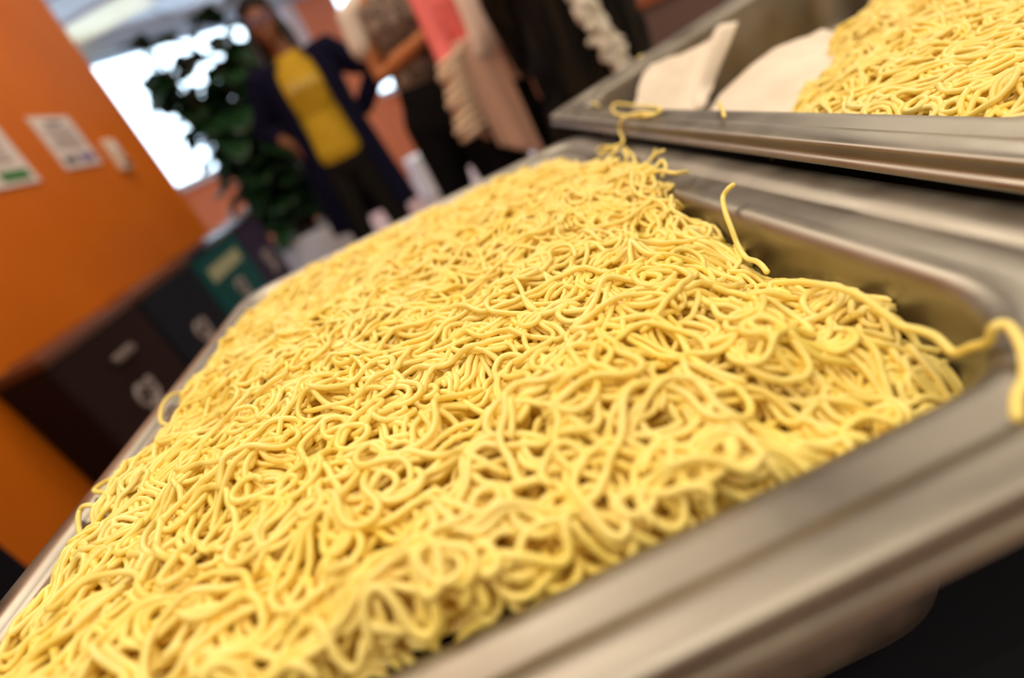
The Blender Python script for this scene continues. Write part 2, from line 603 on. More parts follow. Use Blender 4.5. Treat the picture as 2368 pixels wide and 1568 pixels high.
def fig_plant(x, y):
    root = empty('potted_plant', (x, y, 0))
    tag(root, 'tall leafy green plant in a pale planter behind the woman in yellow', 'plant')
    bm = bmesh.new()
    prof = [(.19, 0), (.20, .01), (.255, .52), (.26, .54), (.24, .54), (.23, .48)]
    n = 28
    rings = []
    for r, z in prof:
        rings.append([bm.verts.new((r * math.copysign(abs(math.cos(t)) ** .55, math.cos(t)), r * math.copysign(abs(math.sin(t)) ** .55, math.sin(t)), z)) for t in np.arange(n) * 2 * PI / n])
    for a_, b2 in zip(rings, rings[1:]):
        for i in range(n):
            bm.faces.new((a_[i], a_[(i + 1) % n], b2[(i + 1) % n], b2[i]))
    bm.faces.new(rings[0][::-1])
    from_bm('planter', bm, M_pot, root, True)
    bm = bmesh.new()
    bmesh.ops.create_circle(bm, cap_ends=True, radius=.222, segments=24)
    bmesh.ops.translate(bm, verts=bm.verts, vec=(0, 0, .50))
    for v in bm.verts: v.co.z += 0
    r = bmesh.ops.extrude_face_region(bm, geom=bm.faces[:])
    bmesh.ops.translate(bm, verts=[g for g in r['geom'] if isinstance(g, bmesh.types.BMVert)], vec=(0, 0, -.03))
    from_bm('soil', bm, M_soil, root)
    R = random.Random(5)
    stems = []
    tubes = []
    for k in range(10):
        a0 = k * 2.4 + .4
        top = 1.80 - .11 * (k % 4) - (.22 if k > 5 else 0)
        pts = [(.05 * math.cos(a0), .05 * math.sin(a0), .48)]
        for i in range(1, 6):
            u = i / 5
            pts.append((.05 * math.cos(a0) + (.17 * u ** 1.2) * math.cos(a0) + R.uniform(-.02, .02), .05 * math.sin(a0) + .17 * u ** 1.2 * math.sin(a0), .48 + (top - .48) * u))
        P = catmull(pts, 5)
        stems.append(P)
        tubes.append(tube_arrays(P, np.linspace(.014, .006, len(P)), 7))
    link('stem', join_tubes('stem', tubes), M_trunk, root)
    V, Q = [], []
    for P in stems:
        for i in range(5, len(P), 1):
            for q in range(3):
                if R.random() < .52: continue
                ang = i * 2.4 + q * PI + R.uniform(-.5, .5)
                el = R.uniform(-.35, .55)
                dv = (math.cos(ang) * math.cos(el), math.sin(ang) * math.cos(el), math.sin(el))
                v, qd = leaf_arrays(P[i], dv, R.uniform(.21, .31), R.uniform(.17, .24), R.uniform(.15, .6))
                o = len(V)
                V += v
                Q += [tuple(o + a_ for a_ in f) for f in qd]
    me = bpy.data.meshes.new('foliage')
    me.from_pydata([tuple(v) for v in V], [], Q)
    f = link('foliage', me, M_leaf, root)
    sd = f.modifiers.new('thickness', 'SOLIDIFY'); sd.thickness = .0015
    return root


fig_plant(-.90, 3.80)

# white block seat added for a bright patch of light on the floor
bn = empty('light_patch_block', (.03, 6.3, 0), .2)
tag(bn, 'white block seat for a bright patch of light on the floor, between the two women', 'proxy')
bm = bmesh.new()
add_box(bm, (0, 0, .21), (.42, .42, .40), 0, .015, 3)
from_bm('body', bm, M_white, bn)
box('light_patch_top', (0, 0, .435), (.43, .43, .05), M_white, bn, 0, .018, 3)
box('plinth', (0, 0, .006), (.36, .36, .012), M_black, bn)

# ------------------------------------------------------------------ people
M_skin_d = mat('brown_skin', (.20, .075, .03), .5, Subsurface_Weight=.05)
M_skin_t = mat('tan_skin', (.42, .16, .055), .5, Subsurface_Weight=.05)
M_skin_l = mat('light_skin', (.55, .30, .20), .5, Subsurface_Weight=.05)
M_hair = mat('black_hair', (.008, .006, .006), .45)
M_hairb = mat('brown_hair', (.04, .02, .012), .5)
M_navy = mat('navy_knit', (.002, .002, .018), .8, Specular_IOR_Level=.15)
M_yellow = noisy(mat('mustard_cotton', (.62, .40, .008), .8), (.48, .30, .004), (.56, .36, .008), 10)
M_grey = mat('charcoal_denim', (.012, .011, .010), .85, Specular_IOR_Level=.15)
M_blk = mat('black_fabric', (.003, .003, .004), .8, Specular_IOR_Level=.12)
M_stripe = noisy(mat('black_striped_fabric', (.008, .007, .006), .7, Specular_IOR_Level=.12), (.003, .003, .003), (.020, .014, .008), 18, 1, .45, .62, stretch=(2.2, 2.2, .05))
M_pattern = noisy(mat('brown_speckled_blouse', (.2, .14, .1), .8), (.03, .018, .013), (.34, .26, .20), 42, 3, .38, .72)
M_creamf = mat('cream_fabric', (.66, .60, .52), .8)
M_pink = mat('pink_fabric', (.85, .19, .18), .75)
M_shawl = mat('pale_shawl', (.72, .58, .50), .8)
M_ruf = mat('ivory_ruffle', (.82, .66, .48), .8)
M_beige = mat('beige_shawl', (.72, .46, .34), .8)
M_ivory = noisy(mat('ivory_lace', (.80, .76, .62), .8), (.74, .70, .55), (.88, .85, .76), 60)
M_shoe = mat('dark_shoe', (.01, .008, .008), .5)
M_lens = mat('glasses_rim', (.10, .08, .30), .3)


def ring_tube(bm, pts, radii, n=14):
    """closed capsule through pts; radii are r or (rx, ry) with ry along the body's front-back axis"""
    P = [Vector(p) for p in pts]
    R = [(r, r) if not isinstance(r, tuple) else r for r in radii]
    # hemispherical ends
    d0 = (P[0] - P[1]).normalized(); d1 = (P[-1] - P[-2]).normalized()
    def cap(p, d, r):
        m_ = min(r)
        return [(p + d * m_ * s, (r[0] * c, r[1] * c)) for s, c in ((.5, .866), (.86, .5), (.98, .17))]
    seq = list(reversed(cap(P[0], d0, R[0]))) + list(zip(P, R)) + cap(P[-1], d1, R[-1])
    rings = []
    for i, (p, r) in enumerate(seq):
        a_ = seq[max(0, i - 1)][0]; b2 = seq[min(len(seq) - 1, i + 1)][0]
        t = (b2 - a_).normalized()
        fr = Vector((0, 1, 0))
        if abs(t.dot(fr)) > .85: fr = Vector((0, 0, 1))
        sx = t.cross(fr).normalized()
        fy = sx.cross(t).normalized()
        rings.append([bm.verts.new(p + sx * (r[0] * math.cos(k * 2 * PI / n)) + fy * (r[1] * math.sin(k * 2 * PI / n))) for k in range(n)])
    for a_, b2 in zip(rings, rings[1:]):
        for i in range(n):
            bm.faces.new((a_[i], a_[(i + 1) % n], b2[(i + 1) % n], b2[i]))
    bm.faces.new(rings[0][::-1]); bm.faces.new(rings[-1])


def ellipsoid(bm, c, r, sub=3):
    v = bmesh.ops.create_icosphere(bm, subdivisions=sub, radius=1)['verts']
    bmesh.ops.scale(bm, verts=v, vec=r)
    bmesh.ops.translate(bm, verts=v, vec=c)
    return v


def fuse(name, bm, mt, parent, voxel=.008, smooth=4):
    """weld overlapping volumes into one continuous skin"""
    bmesh.ops.recalc_face_normals(bm, faces=bm.faces)
    me = bpy.data.meshes.new('tmp'); bm.to_mesh(me); bm.free()
    o = bpy.data.objects.new('tmp', me); COL.objects.link(o)
    r = o.modifiers.new('r', 'REMESH'); r.mode = 'VOXEL'; r.voxel_size = voxel
    s = o.modifiers.new('s', 'SMOOTH'); s.iterations = smooth; s.factor = .5
    dg = bpy.context.evaluated_depsgraph_get()
    me2 = bpy.data.meshes.new_from_object(o.evaluated_get(dg))
    me2.name = name
    bpy.data.objects.remove(o); bpy.data.meshes.remove(me)
    return link(name, me2, mt, parent)


def hand(bm, wrist, dirv, palm_n, side, curl=.35, s=1.0):
    """palm, four bent fingers of unequal length and a thumb on the side of the palm"""
    d = Vector(dirv).normalized(); nrm = Vector(palm_n).normalized()
    nrm = (nrm - d * nrm.dot(d)).normalized()
    u = d.cross(nrm).normalized() * side
    w = Vector(wrist)
    c = w + d * .05 * s
    for k in (-1, 0, 1):
        ring_tube(bm, [w + u * k * .012 * s, c + u * k * .024 * s + d * .03 * s], [.016 * s, .014 * s], 10)
    for k, L in enumerate((.068, .078, .072, .056)):
        p = w + d * .085 * s + u * (.030 - .020 * k) * s
        pts = [p]
        a_ = curl * .5
        for seg in (.45, .30, .25):
            dd = d * math.cos(a_) + nrm * math.sin(a_)
            pts.append(pts[-1] + dd * (L * seg * s))
            a_ += curl
        ring_tube(bm, pts, [.0095 * s, .0090 * s, .0082 * s, .0070 * s], 8)
    p = w + d * .025 * s + u * .026 * s
    ring_tube(bm, [p, p + (d * .6 + u * .7 + nrm * .2).normalized() * .036 * s, p + (d * .75 + u * .6 + nrm * .45).normalized() * .066 * s],
              [.012 * s, .0105 * s, .0085 * s], 8)


def head_shape(bm, c, tilt=0.0):
    c = Vector(c)
    ellipsoid(bm, c + Vector((0, .012, .025)), (.074, .092, .092))
    ellipsoid(bm, c + Vector((0, -.018, -.035)), (.056, .068, .078))
    ellipsoid(bm, c + Vector((0, -.052, -.092)), (.024, .024, .018))            # chin
    ring_tube(bm, [c + Vector((0, -.080, .012)), c + Vector((0, -.102, -.022))], [.007, .0125], 8)   # nose
    ellipsoid(bm, c + Vector((0, -.084, -.058)), (.024, .010, .005), 2)          # upper lip
    ellipsoid(bm, c + Vector((0, -.082, -.067)), (.021, .010, .006), 2)          # lower lip
    for s in (-1, 1):
        ellipsoid(bm, c + Vector((s * .074, .012, -.012)), (.008, .018, .030), 2)    # ear
        ellipsoid(bm, c + Vector((s * .030, -.076, .020)), (.022, .009, .006), 2)    # brow
        ellipsoid(bm, c + Vector((s * .036, -.056, -.028)), (.024, .018, .024), 2)   # cheek


def person(x, y, rz, sc, label, skin, hairm, pose, parts):
    root = empty('person', (x, y, 0), rz)
    root.scale = (sc, sc, sc)
    tag(root, label, 'person')
    bm = bmesh.new()
    hz = 1.555
    head_shape(bm, (pose.get('hx', 0), -.01, hz))
    ring_tube(bm, [(0, .01, 1.33), (pose.get('hx', 0), .0, 1.50)], [.058, .050])
    ring_tube(bm, [(0, 0, .90), (0, 0, 1.00), (0, 0, 1.10), (0, -.005, 1.22), (0, 0, 1.32), (0, .005, 1.37)],
              [(.155, .105), (.145, .100), (.122, .088), (.145, .105), (.150, .090), (.085, .06)], 18)
    for s, key in ((-1, 'R'), (1, 'L')):
        sh, el, wr, hdv, pn = pose[key]
        ring_tube(bm, [(s * .10, 0, 1.34), sh, tuple(Vector(sh).lerp(Vector(el), .5)), el, tuple(Vector(el).lerp(Vector(wr), .35)), wr],
                  [.055, .052, .042, .036, .036, .024])
        hand(bm, wr, hdv, pn, -s if pose.get('flip') else s, .35)
        hx, kx, ax = s * .085, s * pose.get('knee', .10), s * pose.get('ankle', .11)
        ring_tube(bm, [(hx, 0, .90), (hx, -.005, .72), (kx, -.01, .49), (kx * .98 + .02 * ax, .02, .34), (ax, .02, .09)],
                  [.088, .080, .054, .052, .036])
        ring_tube(bm, [(ax, .035, .045), (ax, -.06, .036), (ax + s * .01, -.14, .028)], [.036, .036, .026])
    body = fuse('body', bm, skin, root, .0065, 3)
    for i in (-1, 1):
        bm = bmesh.new()
        ellipsoid(bm, (pose.get('hx', 0) + i * .030, -.088, hz + .002), (.0115, .007, .0052), 2)
        e = from_bm('eye', bm, M_white, body, True)
        bm = bmesh.new()
        ellipsoid(bm, (pose.get('hx', 0) + i * .030, -.0942, hz + .002), (.0050, .0022, .0048), 2)
        from_bm('iris', bm, M_black, e, True)
    for i in (-1, 1):
        ax = i * pose.get('ankle', .11)
        bm = bmesh.new()
        ring_tube(bm, [(ax, .045, .050), (ax, -.06, .042), (ax + i * .01, -.15, .034)], [(.044, .046), (.046, .040), (.036, .032)])
        for v in bm.verts: v.co.z = max(v.co.z, .002)
        from_bm('shoe', bm, M_shoe, root, True)
    # trousers
    if 'trousers' in parts:
        bm = bmesh.new()
        ring_tube(bm, [(0, 0, .84), (0, 0, .95), (0, 0, 1.00)], [(.168, .122), (.160, .115), (.150, .106)], 18)
        for s in (-1, 1):
            hx, kx, ax = s * .085, s * pose.get('knee', .10), s * pose.get('ankle', .11)
            ring_tube(bm, [(hx, 0, .88), (hx, -.005, .72), (kx, -.01, .49), (kx, .01, .34), (ax, .02, .11)], [.100, .092, .070, .066, .056])
        fuse('trousers', bm, parts['trousers'], root, .010, 3)
    # hair
    bm = bmesh.new()
    hx = pose.get('hx', 0)
    ellipsoid(bm, (hx, .026, hz + .046), (.089, .100, .098))
    ring_tube(bm, [(hx - .062, -.050, hz + .070), (hx, -.078, hz + .088), (hx + .062, -.050, hz + .070)], [.024, .026, .024])
    if parts.get('long_hair'):
        for s in (-1, 1):
            ring_tube(bm, [(hx + s * .060, .03, hz + .03), (hx + s * .085, .025, hz - .06), (hx + s * .09, .01, hz - .16), (hx + s * .085, -.03, hz - .27)],
                      [(.030, .05), (.030, .045), (.032, .04), (.016, .02)])
        ring_tube(bm, [(hx, .06, hz), (hx, .085, hz - .14), (hx, .09, hz - .26)], [(.085, .04), (.09, .04), (.06, .02)])
    fuse('hair', bm, hairm, root, .008, 2)
    return root, body


# woman in yellow ------------------------------------------------------
pose1 = {'hx': -.035,
         'R': ((-.175, .0, 1.345), (-.295, .045, 1.13), (-.205, -.065, 1.02), (.75, .35, -.55), (0, .6, -.5)),
         'L': ((.175, .0, 1.345), (.350, .07, 1.185), (.230, .10, 1.05), (-.7, .1, -.5), (0, -.6, -.5)),
         'knee': .115, 'ankle': .145}
w1, w1b = person(-.385, 3.22, 0.05, 1.0, 'woman in mustard yellow shirt, open navy cardigan and glasses, by the plant', M_skin_d, M_hair, pose1,
                 {'trousers': M_grey, 'long_hair': True})
bm = bmesh.new()
ring_tube(bm, [(.0, 0, .90), (0, 0, .98), (0, 0, 1.10), (0, -.012, 1.22), (0, 0, 1.31), (0, .005, 1.355)],
          [(.180, .132), (.168, .122), (.142, .108), (.160, .128), (.162, .104), (.095, .07)], 20)
for s in (-1, 1):
    ring_tube(bm, [(s * .10, 0, 1.335), (s * .165, .005, 1.33), (s * .195, .012, 1.30)], [.054, .054, .050])
sh = fuse('shirt', bm, M_yellow, w1, .008, 3)
# chest lettering strokes on the shirt (pale, blurred)
M_print = mat('pale_shirt_print', (.66, .56, .30), .8)
tb = []
for k, x0 in enumerate((-.065, -.03, .01, .05)):
    tb.append(tube_arrays(catmull([(x0, -.140, 1.262), (x0 + .012, -.141, 1.238), (x0 + .004, -.141, 1.222)], 4), .003, 6))
    tb.append(tube_arrays(catmull([(x0 + .014, -.140, 1.262), (x0 + .02, -.141, 1.24), (x0 + .014, -.141, 1.222)], 4), .003, 6))
link('printed_letters', join_tubes('printed_letters', tb), M_print, sh)
# cardigan: open in front, down to the knees
bm = bmesh.new()
na, nz = 30, 16
prof = [(1.385, .125, .085), (1.35, .195, .115), (1.25, .205, .140), (1.10, .200, .145), (.95, .215, .150), (.75, .235, .155), (.62, .250, .160), (.50, .262, .165)]
zs = np.linspace(0, len(prof) - 1, nz)
outer, inner = [], []
for zi in zs:
    i = min(int(zi), len(prof) - 2); u = zi - i
    z, rx, ry = [prof[i][k] * (1 - u) + prof[i + 1][k] * u for k in range(3)]
    gap = .52 + .10 * (zi / len(prof)) if zi > 1 else .50
    ro, ri = [], []
    for k in range(na):
        th = gap + (2 * PI - 2 * gap) * k / (na - 1)
        wv = 1 + .045 * math.sin(th * 9 + z * 3) * min(1, zi / 4)
        for lst, f in ((ro, 1), (ri, -.014)):
            rr = (rx, ry) if f == 1 else (rx - .014, ry - .014)
            lst.append(bm.verts.new((math.sin(th) * rr[0] * wv, -math.cos(th) * rr[1] * wv, z)))
    outer.append(ro); inner.append(ri)
for a_ in range(nz - 1):
    for k in range(na - 1):
        bm.faces.new((outer[a_][k], outer[a_][k + 1], outer[a_ + 1][k + 1], outer[a_ + 1][k]))
        bm.faces.new((inner[a_][k], inner[a_ + 1][k], inner[a_ + 1][k + 1], inner[a_][k + 1]))
    for k in (0, na - 1):
        bm.faces.new((outer[a_][k], outer[a_ + 1][k], inner[a_ + 1][k], inner[a_][k]))
for a_ in (0, nz - 1):
    for k in range(na - 1):
        bm.faces.new((outer[a_][k], outer[a_][k + 1], inner[a_][k + 1], inner[a_][k]))
for s, key, end in ((-1, 'R', .40), (1, 'L', 1.05)):
    s0, el, wr = [Vector(v) for v in pose1[key][:3]]
    ring_tube(bm, [(s * .12, .01, 1.345), tuple(s0 + Vector((s * .012, 0, .005))), tuple(s0.lerp(el, .6)), tuple(el + Vector((s * .012, 0, -.02))), tuple(el.lerp(wr, end))],
              [.062, .070, .068, .066, .052])
fuse('cardigan', bm, M_navy, w1, .008, 3)
# glasses
tb = []
for s in (-1, 1):
    cx = -.035 + s * .033
    tb.append(tube_arrays([(cx + .024 * math.cos(t), -.112, 1.560 + .018 * math.sin(t)) for t in np.linspace(0, 2 * PI, 17)], .0025, 6, False))
    tb.append(tube_arrays([(cx + s * .024, -.110, 1.562), (cx + s * .044, -.06, 1.562), (cx + s * .044, .01, 1.556)], .002, 6))
tb.append(tube_arrays([(-.044, -.112, 1.562), (-.026, -.112, 1.562)], .002, 6))
link('glasses', join_tubes('glasses', tb), M_lens, w1)

# woman in the speckled blouse ----------------------------------------
pose2 = {'R': ((-.165, .0, 1.345), (-.17, -.02, 1.10), (.075, -.165, 1.155), (1, -.05, .15), (0, 1, 0)),
         'L': ((.170, .0, 1.345), (.185, -.055, 1.12), (.125, -.115, .935), (-.15, -.1, -1), (0, .9, 0)), 'flip': False}
w2, w2b = person(.165, 2.44, -.10, .985, 'woman with bare arms in a brown speckled blouse, one arm across her waist', M_skin_t, M_hairb, pose2,
                 {'trousers': M_blk, 'long_hair': True})
bm = bmesh.new()
ring_tube(bm, [(0, 0, 1.055), (0, 0, 1.08), (0, 0, 1.14), (0, -.010, 1.24), (0, 0, 1.32), (0, .005, 1.36)],
          [(.150, .112), (.142, .106), (.134, .102), (.158, .122), (.160, .102), (.10, .07)], 20)
bl = fuse('blouse', bm, M_pattern, w2, .008, 3)
for s in (-1, 1):
    bm = bmesh.new()
    ring_tube(bm, [(s * .135, 0, 1.345), (s * .178, .0, 1.335), (s * .19, -.01, 1.225)], [.056, .058, .054])
    fuse('sleeve', bm, M_creamf if s < 0 else M_pattern, w2, .008, 3)

# person in pink with a beige shawl -----------------------------------
pose3 = {'R': ((-.160, .0, 1.345), (-.165, -.05, 1.10), (-.175, -.12, .90), (-.05, -.2, -1), (1, 0, 0)),
         'L': ((.170, .0, 1.345), (.215, .02, 1.09), (.17, -.12, .93), (-.1, -.5, -.8), (-1, 0, 0))}
w3, w3b = person(.40, 2.22, 0, .98, 'person in pink with a pale beige shawl, ruffled at the edge', M_skin_l, M_hairb, pose3,
                 {'trousers': M_blk})
bm = bmesh.new()
ring_tube(bm, [(0, 0, .97), (0, 0, 1.08), (0, -.010, 1.22), (0, 0, 1.32), (0, .005, 1.36)],
          [(.166, .122), (.146, .110), (.160, .122), (.164, .104), (.10, .07)], 20)
for s, key in ((-1, 'R'), (1, 'L')):
    s0, el, wr = [Vector(v) for v in pose3[key][:3]]
    ring_tube(bm, [(s * .12, 0, 1.345), tuple(s0), tuple(s0.lerp(el, .5)), tuple(el), tuple(el.lerp(wr, .75))], [.050, .052, .048, .046, .040])
fuse('shirt', bm, M_pink, w3, .008, 3)


def pleated(name, mt, parent, top, bot, wt, wb, pleats, amp, thick=.004, seed=1, cut=0.0):
    """a hanging cloth: rows from top to bottom, folds that deepen downwards, lower edge cut on the slant"""
    R = random.Random(seed)
    nu, nv = 60, 26
    V = []
    for j in range(nv):
        v = j / (nv - 1)
        for i in range(nu):
            u = i / (nu - 1)
            c = Vector(top).lerp(Vector(bot), v)
            w = wt * (1 - v) + wb * v
            ph = u * pleats * 2 * PI
            dep = amp * (.25 + .75 * v) * math.sin(ph + .7 * math.sin(3 * v + seed))
            zz = c.z - cut * (u) * v
            V.append((c.x + (u - .5) * w, c.y + dep, zz))
    Q = [(j * nu + i, j * nu + i + 1, (j + 1) * nu + i + 1, (j + 1) * nu + i) for j in range(nv - 1) for i in range(nu - 1)]
    me = bpy.data.meshes.new(name)
    me.from_pydata(V, [], Q)
    o = link(name, me, mt, parent)
    sd = o.modifiers.new('thickness', 'SOLIDIFY'); sd.thickness = thick
    return o


# shawl over the shoulders and upper arms, its hanging end and the ruffled border
bm = bmesh.new()
ring_tube(bm, [(-.05, -.10, 1.34), (.02, -.15, 1.25), (.02, -.17, 1.16), (-.03, -.185, 1.06), (-.07, -.19, 1.02)], [(.07, .05), (.115, .07), (.11, .07), (.07, .05), (.040, .03)])
ring_tube(bm, [(.17, .0, 1.34), (.19, -.05, 1.22), (.12, -.12, 1.12)], [(.07, .06), (.08, .07), (.06, .05)])
ring_tube(bm, [(-.17, .03, 1.35), (0, .08, 1.37), (.17, .05, 1.35)], [(.05, .05), (.07, .05), (.07, .06)])
shawl = fuse('shawl', bm, M_shawl, w3, .008, 4)
pleated('hanging_end', M_beige, shawl, (-.085, -.20, 1.08), (-.065, -.20, .72), .14, .15, 1.5, .008, seed=2, cut=.10)
tb = []
for k in range(9):
    z = 1.045 - k * .030
    x0 = -.165 - .004 * k
    pts = [(x0 + .05, -.175, z + .006), (x0, -.215, z), (x0 - .05 - .012 * math.sin(k * 2.1), -.19, z - .012), (x0 - .045, -.14, z - .018), (x0 + .03, -.13, z - .014)]
    tb.append(tube_arrays(catmull(pts, 5), .0125, 7))
link('ruffle', join_tubes('ruffle', tb), M_ruf, shawl)
pleated('hanging_end', M_beige, shawl, (.02, -.15, 1.06), (.055, -.15, .90), .05, .12, 1.5, .006, seed=4, cut=.03)

# person in the long black striped coat --------------------------------
pose4 = {'R': ((-.16, .0, 1.345), (-.185, .05, 1.10), (-.15, .10, .88), (.1, .1, -.9), (1, 0, 0)),
         'L': ((.16, .0, 1.345), (.175, .04, 1.11), (.14, .05, .88), (-.1, .1, -.9), (-1, 0, 0))}
w4, w4b = person(.575, 1.72, 0, 1.0, 'person in a long black striped coat with an ivory lace scarf, nearest of the group', M_skin_l, M_hair, pose4,
                 {'trousers': M_blk})
bm = bmesh.new()
ring_tube(bm, [(0, 0, .50), (0, 0, .70), (0, 0, .92), (0, 0, 1.10), (0, -.010, 1.22), (0, 0, 1.32), (0, .005, 1.36)],
          [(.20, .17), (.185, .155), (.168, .135), (.150, .12), (.162, .125), (.165, .11), (.10, .07)], 20)
for s, key in ((-1, 'R'), (1, 'L')):
    s0, el, wr = [Vector(v) for v in pose4[key][:3]]
    ring_tube(bm, [(s * .12, 0, 1.345), tuple(s0), tuple(s0.lerp(el, .5)), tuple(el), tuple(el.lerp(wr, .85))], [.060, .066, .062, .056, .048])
fuse('coat', bm, M_stripe, w4, .009, 3)
R = random.Random(9)
bm = bmesh.new()
for k in range(110):
    u = k / 109
    cx = -.03 - .015 * math.sin(u * 3) + (.05 * max(0, u - .6) / .4)
    c = Vector((cx + R.uniform(-.026, .026), -.135 - .045 * math.sin(min(1, u * 1.6) * PI / 2) - R.uniform(0, .022), 1.34 - .54 * u))
    v = ellipsoid(bm, c, (R.uniform(.012, .026), .009, R.uniform(.008, .018)), 2)
    bmesh.ops.rotate(bm, verts=v, cent=c, matrix=Matrix.Rotation(R.uniform(-1, 1), 3, 'Y'))
ring_tube(bm, [(-.02, -.115, 1.36), (-.04, -.155, 1.22), (-.045, -.17, 1.05), (.02, -.175, .80)], [(.024, .010), (.028, .012), (.030, .012), (.024, .010)])
for v in bm.verts:
    v.co += Vector(noise.noise_vector(v.co * 40)) * .009
fuse('scarf', bm, M_ivory, w4, .005, 1)

# ------------------------------------------------------------------ far serving counter, behind the second pan
ct = empty('serving_counter', (2.05, 3.00, 0), -.30)
tag(ct, 'dull steel serving counter with an orange edge strip, behind the second pan at the top', 'counter')
box('worktop', (0, 0, .915), (2.3, .78, .03), M_steel_far, ct, 0, .004)
box('front_panel', (0, -.36, .46), (2.24, .02, .88), mat('mauve_brown_panel', (.16, .10, .085), .5), ct)
box('carcass', (0, .02, .45), (2.24, .70, .90), mat('grey_brown_panel', (.14, .12, .10), .5), ct)
box('edge_strip', (0, -.393, .905), (2.3, .012, .05), mat('burnt_orange_strip', (.32, .09, .03), .5), ct)
tr = at(1385, 25, Y=2.75)
pl = empty('serving_tray', (1.16, 3.12, .93), -.2)
tag(pl, 'white tray of folded paper on the far steel counter', 'tray')
bm = bmesh.new()
add_box(bm, (0, 0, .008), (.34, .24, .016), 0, .006)
for s in (-1, 1):
    add_box(bm, (0, s * .115, .022), (.34, .012, .03), 0, .004)
    add_box(bm, (s * .165, 0, .022), (.012, .24, .03), 0, .004)
from_bm('tray', bm, M_white, pl)
box('folded_paper', (-.02, .0, .045), (.24, .17, .055), M_white, pl, .1, .008)

# ------------------------------------------------------------------ the table under the pans
TZ = .736
tb_ = empty('serving_table', (.42, .585, 0))
tag(tb_, 'table under a black cloth that carries the steel pans of noodles', 'table')
box('table_top', (0, 0, TZ - .022), (1.36, 1.00, .03), M_black, tb_, 0, .004)
for sx in (-.62, .62):
    for sy in (-.42, .42):
        box('leg', (sx, sy, (TZ - .037) / 2), (.04, .04, TZ - .037), M_steel_far, tb_, 0, .004)
bm = bmesh.new()
n = 220
per = []
hw, hh = .69, .51
def rr_pt(u, hw, hh, r):
    """point on a rounded rectangle outline, u in 0..1"""
    segs = [(2 * (hw - r)), r * PI / 2, 2 * (hh - r), r * PI / 2] * 2
    tot = sum(segs)
    s = u * tot
    ang = 0
    pos = Vector((-(hw - r), -hh))
    dirs = [Vector((1, 0)), Vector((0, 1)), Vector((-1, 0)), Vector((0, -1))]
    for k in range(8):
        L = segs[k] if k % 4 in (0, 1, 2, 3) else 0
        L = [2 * (hw - r), r * PI / 2, 2 * (hh - r), r * PI / 2, 2 * (hw - r), r * PI / 2, 2 * (hh - r), r * PI / 2][k]
        di = dirs[(k // 2) % 4]
        if k % 2 == 0:
            if s <= L: return pos + di * s
            pos = pos + di * L
        else:
            nd = dirs[(k // 2 + 1) % 4]
            cc = pos + nd * r
            if s <= L:
                a_ = s / r
                return cc - nd * r * math.cos(a_) + di * r * math.sin(a_)
            pos = cc + di * r
        s -= L
    return pos
rings = []
for (z, k, amp) in ((TZ - .003, -.015, 0), (TZ - .007, 0, 0), (TZ - .06, .006, .004), (TZ - .2, .012, .012), (TZ - .42, .018, .02), (TZ - .68, .022, .026)):
    ring = []
    for i in range(n):
        p = rr_pt(i / n, hw + k, hh + k, .04 + max(0, k))
        nrm = Vector((p.x / hw, p.y / hh)).normalized()
        p = p + nrm * amp * math.sin(i * .55)
        ring.append(bm.verts.new((p.x + .42, p.y + .585, z)))
    rings.append(ring)
for a_, b2 in zip(rings, rings[1:]):
    for i in range(n):
        bm.faces.new((a_[i], a_[(i + 1) % n], b2[(i + 1) % n], b2[i]))
bm.faces.new(rings[0])
tc = from_bm('tablecloth', bm, M_cloth, None, False)
tag(tc, 'black cloth draped over the serving table under the noodle pans', 'tablecloth')


# ------------------------------------------------------------------ pans
def round_rect(x0, x1, y0, y1, r, nseg=10, straight=24):
    pts = []
    cs = [(x1 - r, y0 + r, -PI / 2), (x1 - r, y1 - r, 0), (x0 + r, y1 - r, PI / 2), (x0 + r, y0 + r, PI)]
    for k, (cx, cy, a0) in enumerate(cs):
        arc = [(cx + r * math.cos(a0 + PI / 2 * i / nseg), cy + r * math.sin(a0 + PI / 2 * i / nseg)) for i in range(nseg + 1)]
        pts += arc
        nx = cs[(k + 1) % 4]
        q = (nx[0] + r * math.cos(nx[2]), nx[1] + r * math.sin(nx[2]))
        p = arc[-1]
        for i in range(1, straight):
            u = i / straight
            pts.append((p[0] * (1 - u) + q[0] * u, p[1] * (1 - u) + q[1] * u))
    return pts


